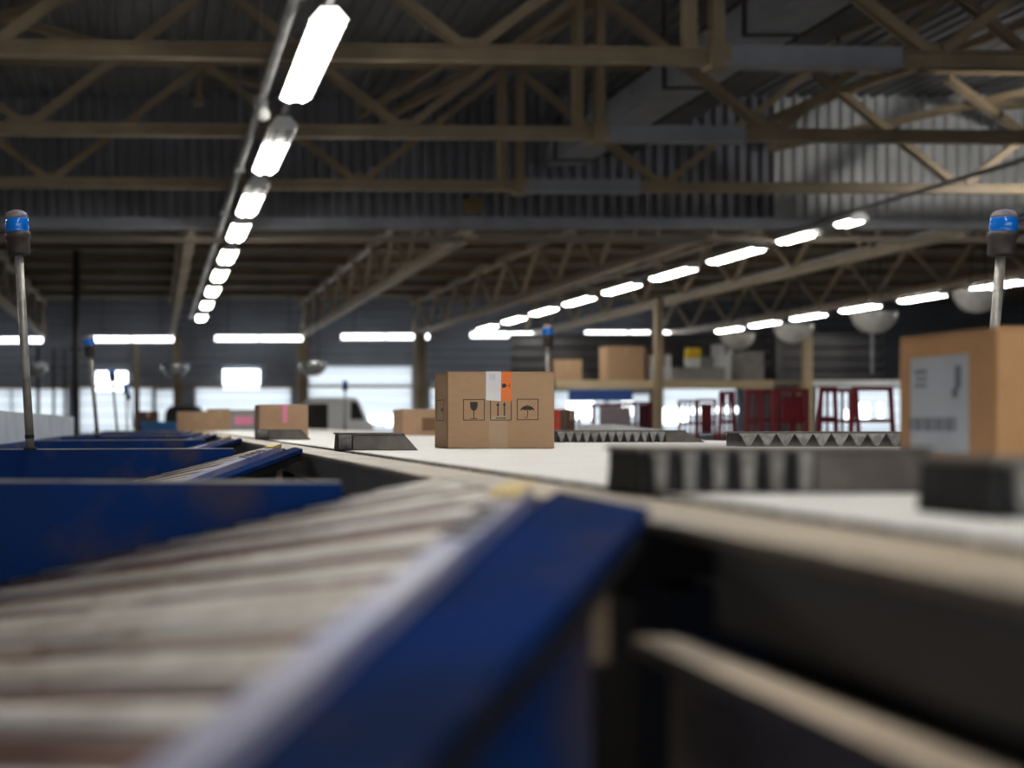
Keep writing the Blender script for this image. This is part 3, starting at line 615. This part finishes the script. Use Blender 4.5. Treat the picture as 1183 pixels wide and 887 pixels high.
# far cartons on the belt
c1 = carton(.64, .945, 8.05, 8.4, ZB, EYE + .122, 'small brown carton with pink tape, on the belt behind a dark shoe', CARD3)
obj('pink_tape', MB().bx(.785, .815, 8.048, 8.05, EYE + .01, EYE + .123).bx(.785, .815, 8.048, 8.4, EYE + .122, EYE + .1235), PINK, c1, label='pink tape strip')
obj('clear_tape', MB().bx(.70, .90, 8.05, 8.395, EYE + .122, EYE + .124), LABELW, c1)
c2 = carton(1.88, 2.35, 9.9, 10.3, ZB, EYE + .115, 'pale brown carton with a reddish print, partly hidden behind the printed carton', CARD3)
obj('top_label', MB().bx(1.9, 2.2, 9.9, 10.25, EYE + .115, EYE + .118), LABELW, c2)
obj('side_print', MB().bx(2.03, 2.14, 9.898, 9.9, EYE - .05, EYE + .05), CARDEDGE, c2)
far = [(205, 248, 475, 16.5, CARD3, 'flat pale carton at the end of the far group on the rim'), (240, 266, 472, 17.4, CARD, 'taller brown carton in the middle of the far group'),
       (263, 296, 473, 18.6, GREYBOX, 'greyish box with a pale label beside the carton with pink tape'), (159, 183, 475, 26, BROWNBOX, 'tall dark brown box standing behind the bright blue bin')]
for i, (a, b, top, Y, mm, l) in enumerate(far):
    p = at(a, top, Y); q = at(b, 490, Y); base = ZB if i < 3 else 0.0
    c = carton(p.x, q.x, Y, Y + .4, base, p.z, l, mm, 'cartons far along the sorter')
    if i == 2: obj('label_patch', MB().bx(p.x + .1, q.x - .05, Y - .004, Y, p.z - .22, p.z - .1), PINK, c)
    else: obj('tape', MB().bx((p.x + q.x) / 2 - .03, (p.x + q.x) / 2 + .03, Y - .003, Y, p.z - .12, p.z), TAPE, c)

# blue bin and a dark car-like shape beyond
def open_bin(x0, x1, y0, y1, z0, z1, m, label):
    t = thing('storage_bin', ((x0 + x1) / 2, y0, z0), label, 'bin'); th = .03
    obj('tub', MB().bx(x0, x1, y0, y1, z0, z0 + th).bx(x0, x0 + th, y0, y1, z0, z1).bx(x1 - th, x1, y0, y1, z0, z1).bx(x0, x1, y0, y0 + th, z0, z1).bx(x0, x1, y1 - th, y1, z0, z1), m, t)
    obj('rim', MB().bx(x0 - .03, x1 + .03, y0 - .03, y0, z1 - .06, z1).bx(x0 - .03, x1 + .03, y1, y1 + .03, z1 - .06, z1).bx(x0 - .03, x0, y0, y1, z1 - .06, z1).bx(x1, x1 + .03, y0, y1, z1 - .06, z1), m, t); return t
p, q = at(163, 487, 24), at(207, 498, 24)
open_bin(p.x, q.x, 24, 24.7, 0.0, p.z, mat('bright_blue_bin', (.015, .13, .36), .5), 'bright blue bin at the far end of the chutes')
def vehicle(px0, px1, ptop, Y, m, label, L=4.5, glassm=BLACK, round_=.5):
    a, b = at(px0, ptop, Y), at(px1, ptop, Y); H = a.z; x0, x1 = a.x, b.x
    t = thing('vehicle', ((x0 + x1) / 2, Y, 0), label, 'vehicle'); w = x1 - x0
    obj('body', MB().prism([(x0, Y, .35), (x1, Y, .35), (x1, Y, H * .55), (x1 - w * .10, Y, H * .62), (x1 - w * .22, Y, H * .96), (x1 - w * .3, Y, H), (x0 + w * .12, Y, H), (x0 + w * .02, Y, H * .9), (x0, Y, H * .6)], (0, 1.9, 0)), m, t, bevel=.08, seg=3)
    obj('window', MB().prism([(x1 - w * .34, Y - .012, H * .62), (x1 - w * .14, Y - .012, H * .62), (x1 - w * .24, Y - .012, H * .92), (x1 - w * .34, Y - .012, H * .92)], (0, .02, 0)), glassm, t)
    for xx in (x0 + w * .2, x1 - w * .2):
        for yy in (Y + .02, Y + 1.7): obj('wheel', MB().tube((xx, yy, .34), (xx, yy + .2, .34), .34, 20), BLACK, t, smooth=True)
    return t
vehicle(353, 432, 459, 58, VAN, 'white van parked by the grey roller door, beyond the belt')
vehicle(190, 245, 469, 58, BLACK, 'low black vehicle parked beyond the far cartons')
t = thing('machine_cabinet', at(365, 490, 40), 'dark cabinet beside the carton with pink tape', 'cabinet')
p, q = at(352, 466, 40), at(379, 490, 40)
obj('cabinet_body', MB().bx(p.x, q.x, 40, 40.6, 0, p.z), BLACK, t, bevel=.02); obj('door', MB().bx(p.x + .05, q.x - .05, 39.97, 40, .1, p.z - .1), DARK, t)

# ------------------------------------------------------------------ dome mirrors
def dome(px, py, dpx, Y, m, label, pole=None):
    c = at(px, py, Y); R = dpx * Y / 3000
    t = thing('dome_mirror', c, label, 'dome mirror', 'half-dome mirrors hanging in the hall')
    prof = [(R * math.cos(a), -R * .95 * math.sin(a)) for a in [math.pi / 2 * k / 8 for k in range(8, -1, -1)]]
    prof[0] = (R * .02, prof[0][1])
    obj('dome', MB().lathe(c, prof, 28), m, t, smooth=True)
    obj('rim', MB().lathe(c, [(R * .98, 0), (R * 1.04, 0), (R * 1.04, .05), (R * .98, .05)], 28), m, t)
    for k in range(2):
        s = -1 if k else 1
        obj('hanger', MB().tube(c + Vector((s * R * .4, 0, .03)), Vector((c.x + s * R * .1, c.y, EYE + 6.3)), .015, 6), DARKPIPE, t)
    if pole: obj('drop_pole', MB().tube(c + Vector((-R * .1, 0, -R * .9)), Vector((c.x - R * .1, c.y, EYE + pole)), .05, 8), GREYSTEEL, t)
    return t
dome(852, 387, 37, 47.4, MIRROR, 'half-dome mirror above the white crates on the mezzanine')
dome(917, 377, 42, 42.8, MIRROR, 'half-dome mirror on top of the pale timber post')
dome(1010, 363, 47, 38.3, MIRROR, 'half-dome mirror above a thin grey pole over the beige mezzanine rail', 1.5)
dome(1130, 338, 50, 34.6, MIRROR, 'half-dome mirror beside the bare beacon pole above the orange carton')
dome(202, 421, 32, 56, CLEAR, 'shiny clear half-dome mirror left of the bright square window')
dome(362, 419, 33, 54.5, CLEAR, 'shiny clear half-dome mirror above the carton with pink tape')
dome(39, 421, 32, 56, CLEAR, 'shiny clear half-dome mirror behind the tall beacon pole')

# ------------------------------------------------------------------ mezzanine with stored boxes
YZ = 45.0
def zx(px, Y=YZ): return (px - 180) * Y / 1500
def zz(py, Y=YZ): return EYE + (490 - py) * Y / 1500
mz = thing('mezzanine', (zx(640), YZ, 0), 'beige storage mezzanine carrying cartons and crates, behind the red cages', 'mezzanine')
obj('deck', MB().bx(zx(641), zx(1100), YZ, YZ + 4, zz(444), zz(439)), BOARD, mz)
obj('edge_beam', MB().bx(zx(641), zx(892), YZ - .12, YZ, zz(449), zz(439.2)), TIMBER, mz)
for px in (757, 928): obj('post', MB().bx(zx(px) - .1, zx(px) + .1, YZ + .1, YZ + .3, 0, zz(444)), BEIGE, mz)
obj('edge_beam', MB().bx(zx(935), zx(1100), YZ - .12, YZ, zz(446), zz(439.2)), WHITE, mz, label='whitish edge beam')
for n_, (px, top) in enumerate(((757, 345), (928, 388))): struct('column_%d' % (n_ + 5), MB().bx(zx(px) - .12, zx(px) + .12, YZ - .42, YZ - .14, 0, zz(top)), TIMBER if px > 900 else BEIGE)
struct('wall_partition', MB().sheet((zx(1100), YZ + 4.2, zz(442)), (zx(1100), YZ + 4.2, zz(376)), (-1, 0, 0), zx(1100) - zx(628), .42, .09, (0, -1, 0)), mat('dark_partition', (.035, .035, .04), .6, 0, (.05, .05, .055), 1))
for n_, px in enumerate((958, 805)): struct('column_%d' % (n_ + 7), MB().bx(zx(px) - .15, zx(px) + .15, YZ + 3.6, YZ + 3.9, zz(438.9), zz(372)), DARKPIPE)
sb = [(712, 756, 398, CARD, .9, 'large brown carton stored on the mezzanine beside the beige column'), (648, 681, 414, CARD, .8, 'brown carton stored on the mezzanine over the blue banner'),
      (765, 782, 409, WHITE, .5, 'small white crate on the mezzanine just past the beige column'), (782, 842, 424, GREYBOX, .3, 'low grey crate on the mezzanine under the yellow and white sack'),
      (772, 800, 400, BROWNBOX, 1.9, 'dark brown box at the back of the mezzanine'), (866, 892, 405, GREYBOX, .6, 'grey crate on the mezzanine below a half-dome mirror'),
      (876, 891, 391, WHITE, 3.0, 'tall pale box behind the grey crate on the mezzanine'), (820, 845, 410, GREYBOX, 1.4, 'grey box behind the low crate on the mezzanine')]
for a, b, top, mm, dy, l in sb:
    x0, x1 = zx(a), zx(b); z1 = zz(top)
    c = carton(x0, x1, YZ + dy, YZ + dy + .85, zz(439), z1, l, mm, 'boxes stored on the mezzanine', name='storage_box')
    obj('tape', MB().bx((x0 + x1) / 2 - .05, (x0 + x1) / 2 + .05, YZ + dy - .006, YZ + dy, z1 - .4, z1), TAPE if mm in (CARD,) else GREYBOX, c)
t = thing('sack', (zx(806), YZ + .1, zz(424)), 'yellow and white sack standing on the low grey crate', 'sack')
obj('sack_bottom', MB().prism([(zx(799), YZ + .33, zz(424)), (zx(814), YZ + .33, zz(424)), (zx(815), YZ + .33, zz(413)), (zx(798), YZ + .33, zz(413))], (0, .3, 0)), WHITE, t, bevel=.04)
obj('sack_top', MB().prism([(zx(798), YZ + .33, zz(413)), (zx(815), YZ + .33, zz(413)), (zx(815), YZ + .33, zz(401)), (zx(799), YZ + .33, zz(401))], (0, .3, 0)), mat('yellow_sack', (.80, .52, .02), .5), t, bevel=.04, label='yellow upper half')
t = thing('hanging_banner', (zx(694, 44), 44, zz(449, 44)), 'blue banner hanging below the mezzanine beam', 'banner')
obj('cloth', MB().bx(zx(657, 44), zx(731, 44), 44.0, 44.03, zz(463, 44), zz(450, 44)), SIGNBLUE, t); obj('rod', MB().tube((zx(655, 44), 44.015, zz(449.5, 44)), (zx(733, 44), 44.015, zz(449.5, 44)), .04, 8), GREYSTEEL, t)

# ------------------------------------------------------------------ red roll cages
def cage(px0, px1, ptop, Y, label, solid=None, lean=0.0, bars=3, mesh=False, depth=.7, mid=True):
    x0, x1 = zx(px0, Y), zx(px1, Y); z1 = zz(ptop, Y)
    t = thing('roll_cage', ((x0 + x1) / 2, Y, 0), label, 'roll cage', 'red roll cages beyond the sorter'); r = .022
    obj('base', MB().bx(x0, x1, Y, Y + depth, .16, .24), RED, t)
    for xx, s in ((x0, 1), (x1, -1)):
        for yy in (Y, Y + depth): obj('post', MB().bar((xx, yy, .2), (xx + s * lean, yy, z1), .038, .038), RED, t)
    for zq in ((z1, z1 - .35, .6) if mid else (z1, .6)):
        obj('rail', MB().bar((x0 + lean, Y, zq - .02), (x1 - lean, Y, zq - .02), .04, .04), RED, t); obj('rail', MB().bar((x0 + lean, Y + depth, zq - .02), (x1 - lean, Y + depth, zq - .02), .04, .04), RED, t)
    for k in range(bars):
        xx = x0 + (x1 - x0) * (k + 1) / (bars + 1); obj('bar', MB().tube((xx, Y + depth, .24), (xx, Y + depth, z1 - .02), .015, 8), RED, t)
    if solid: obj('panel', MB().bx(zx(solid[0], Y), zx(solid[1], Y), Y - .03, Y - .01, zz(solid[3], Y), zz(solid[2], Y)), solid[4], t)
    for xx in (x0 + .1, x1 - .1):
        for yy in (Y + .08, Y + depth - .08): obj('caster', MB().tube((xx - .02, yy, .08), (xx + .02, yy, .08), .08, 14), BLACK, t, smooth=True)
    return t
cage(857, 884, 450, 15, 'narrow red roll cage with open bars beside the red panelled cage', lean=.07, bars=4)
cage(894, 932, 449, 15.5, 'red roll cage with a solid red panel in front of the timber post', (903, 925, 458, 489, RED), bars=3)
cage(943, 970, 447, 15.45, 'narrow red roll cage with leaning posts next to the orange carton side', lean=.06, bars=2)
cage(976, 1039, 447, 14.2, 'wide red roll cage just before the orange carton, bright windows behind it', lean=.1, bars=6)
cage(686, 734, 466, 20, 'red-framed cage with a pale mesh panel under the blue banner', (692, 728, 470, 492, REDPALE), bars=2)
cage(734, 752, 464, 21.5, 'slim dark red cage between two bright windows', (737, 750, 467, 500, MAROON), bars=2)
cage(806, 826, 461, 20, 'slim red cage in front of the row of small bright windows', (809, 822, 466, 500, RED), bars=2)
t = thing('red_drum', (zx(646, 14), 14, 0), 'small red drum with a round white badge beside the printed carton', 'drum')
xx = zx(647, 14); obj('drum', MB().lathe((xx, 14, 0), [(.09, 0), (.095, .02), (.095, EYE + .15), (.09, EYE + .165)], 20), mat('red_orange', (.5, .05, .02), .5), t, smooth=True)
obj('badge', MB().tube((xx + .02, 13.89, EYE + .09), (xx + .02, 13.905, EYE + .09), .04, 16), LABELB, t)
p, q = at(655, 473, 12), at(665, 490, 12)
c = carton(p.x, q.x, 12, 12.2, 0, p.z, 'small dark brown box between the red drum and the bright window', BROWNBOX); obj('tape', MB().bx(p.x + .03, p.x + .05, 11.996, 12, p.z - .1, p.z), TAPE, c)
t = thing('slide_plate', (zx(650, 9.5), 9.5, 0), 'pale sloping slide plate beyond the belt beside the printed carton', 'slide')
obj('plate', MB().prism([W(3.9, 9.6, -.06), W(3.4, 9.6, -.0), W(3.4, 9.6, -.08), W(3.9, 9.6, -.08)], (0, .9, 0)), WHITE, t); obj('leg', MB().bx(3.84, 3.88, 9.7, 9.74, 0, EYE - .08), DARKPIPE, t)

# ------------------------------------------------------------------ world, camera
w = bpy.data.worlds.new('world'); SC.world = w; w.use_nodes = True
bg = w.node_tree.nodes['Background']; bg.inputs['Color'].default_value = (.90, .94, 1.0, 1); bg.inputs['Strength'].default_value = 1.9
cam = bpy.data.cameras.new('camera'); co = bpy.data.objects.new('camera', cam); C.objects.link(co); SC.camera = co
co.location = (0, 0, EYE); co.rotation_euler = (math.radians(90), 0, 0)
cam.sensor_width = 36; cam.lens = 1500 / 1183 * 36
cam.shift_x = (591.5 - 180) / 1183; cam.shift_y = (490 - 443.5) / 1183
cam.clip_start = .02; cam.clip_end = 300
cam.dof.use_dof = True; cam.dof.focus_distance = 4.62
AF = 35.0                                            # aperture diameter x pixel focal length
ap = AF / 1500
cam.dof.aperture_fstop = (cam.lens / 1000) / ap
cam.dof.aperture_blades = 0
SC.view_settings.view_transform = 'Standard'; SC.view_settings.look = 'None'
SC.view_settings.exposure = 0; SC.view_settings.gamma = 1; SC.view_settings.use_curve_mapping = False
SC.cycles.use_denoising = True
SC.cycles.max_bounces = 6; SC.cycles.diffuse_bounces = 4; SC.cycles.sample_clamp_indirect = 6
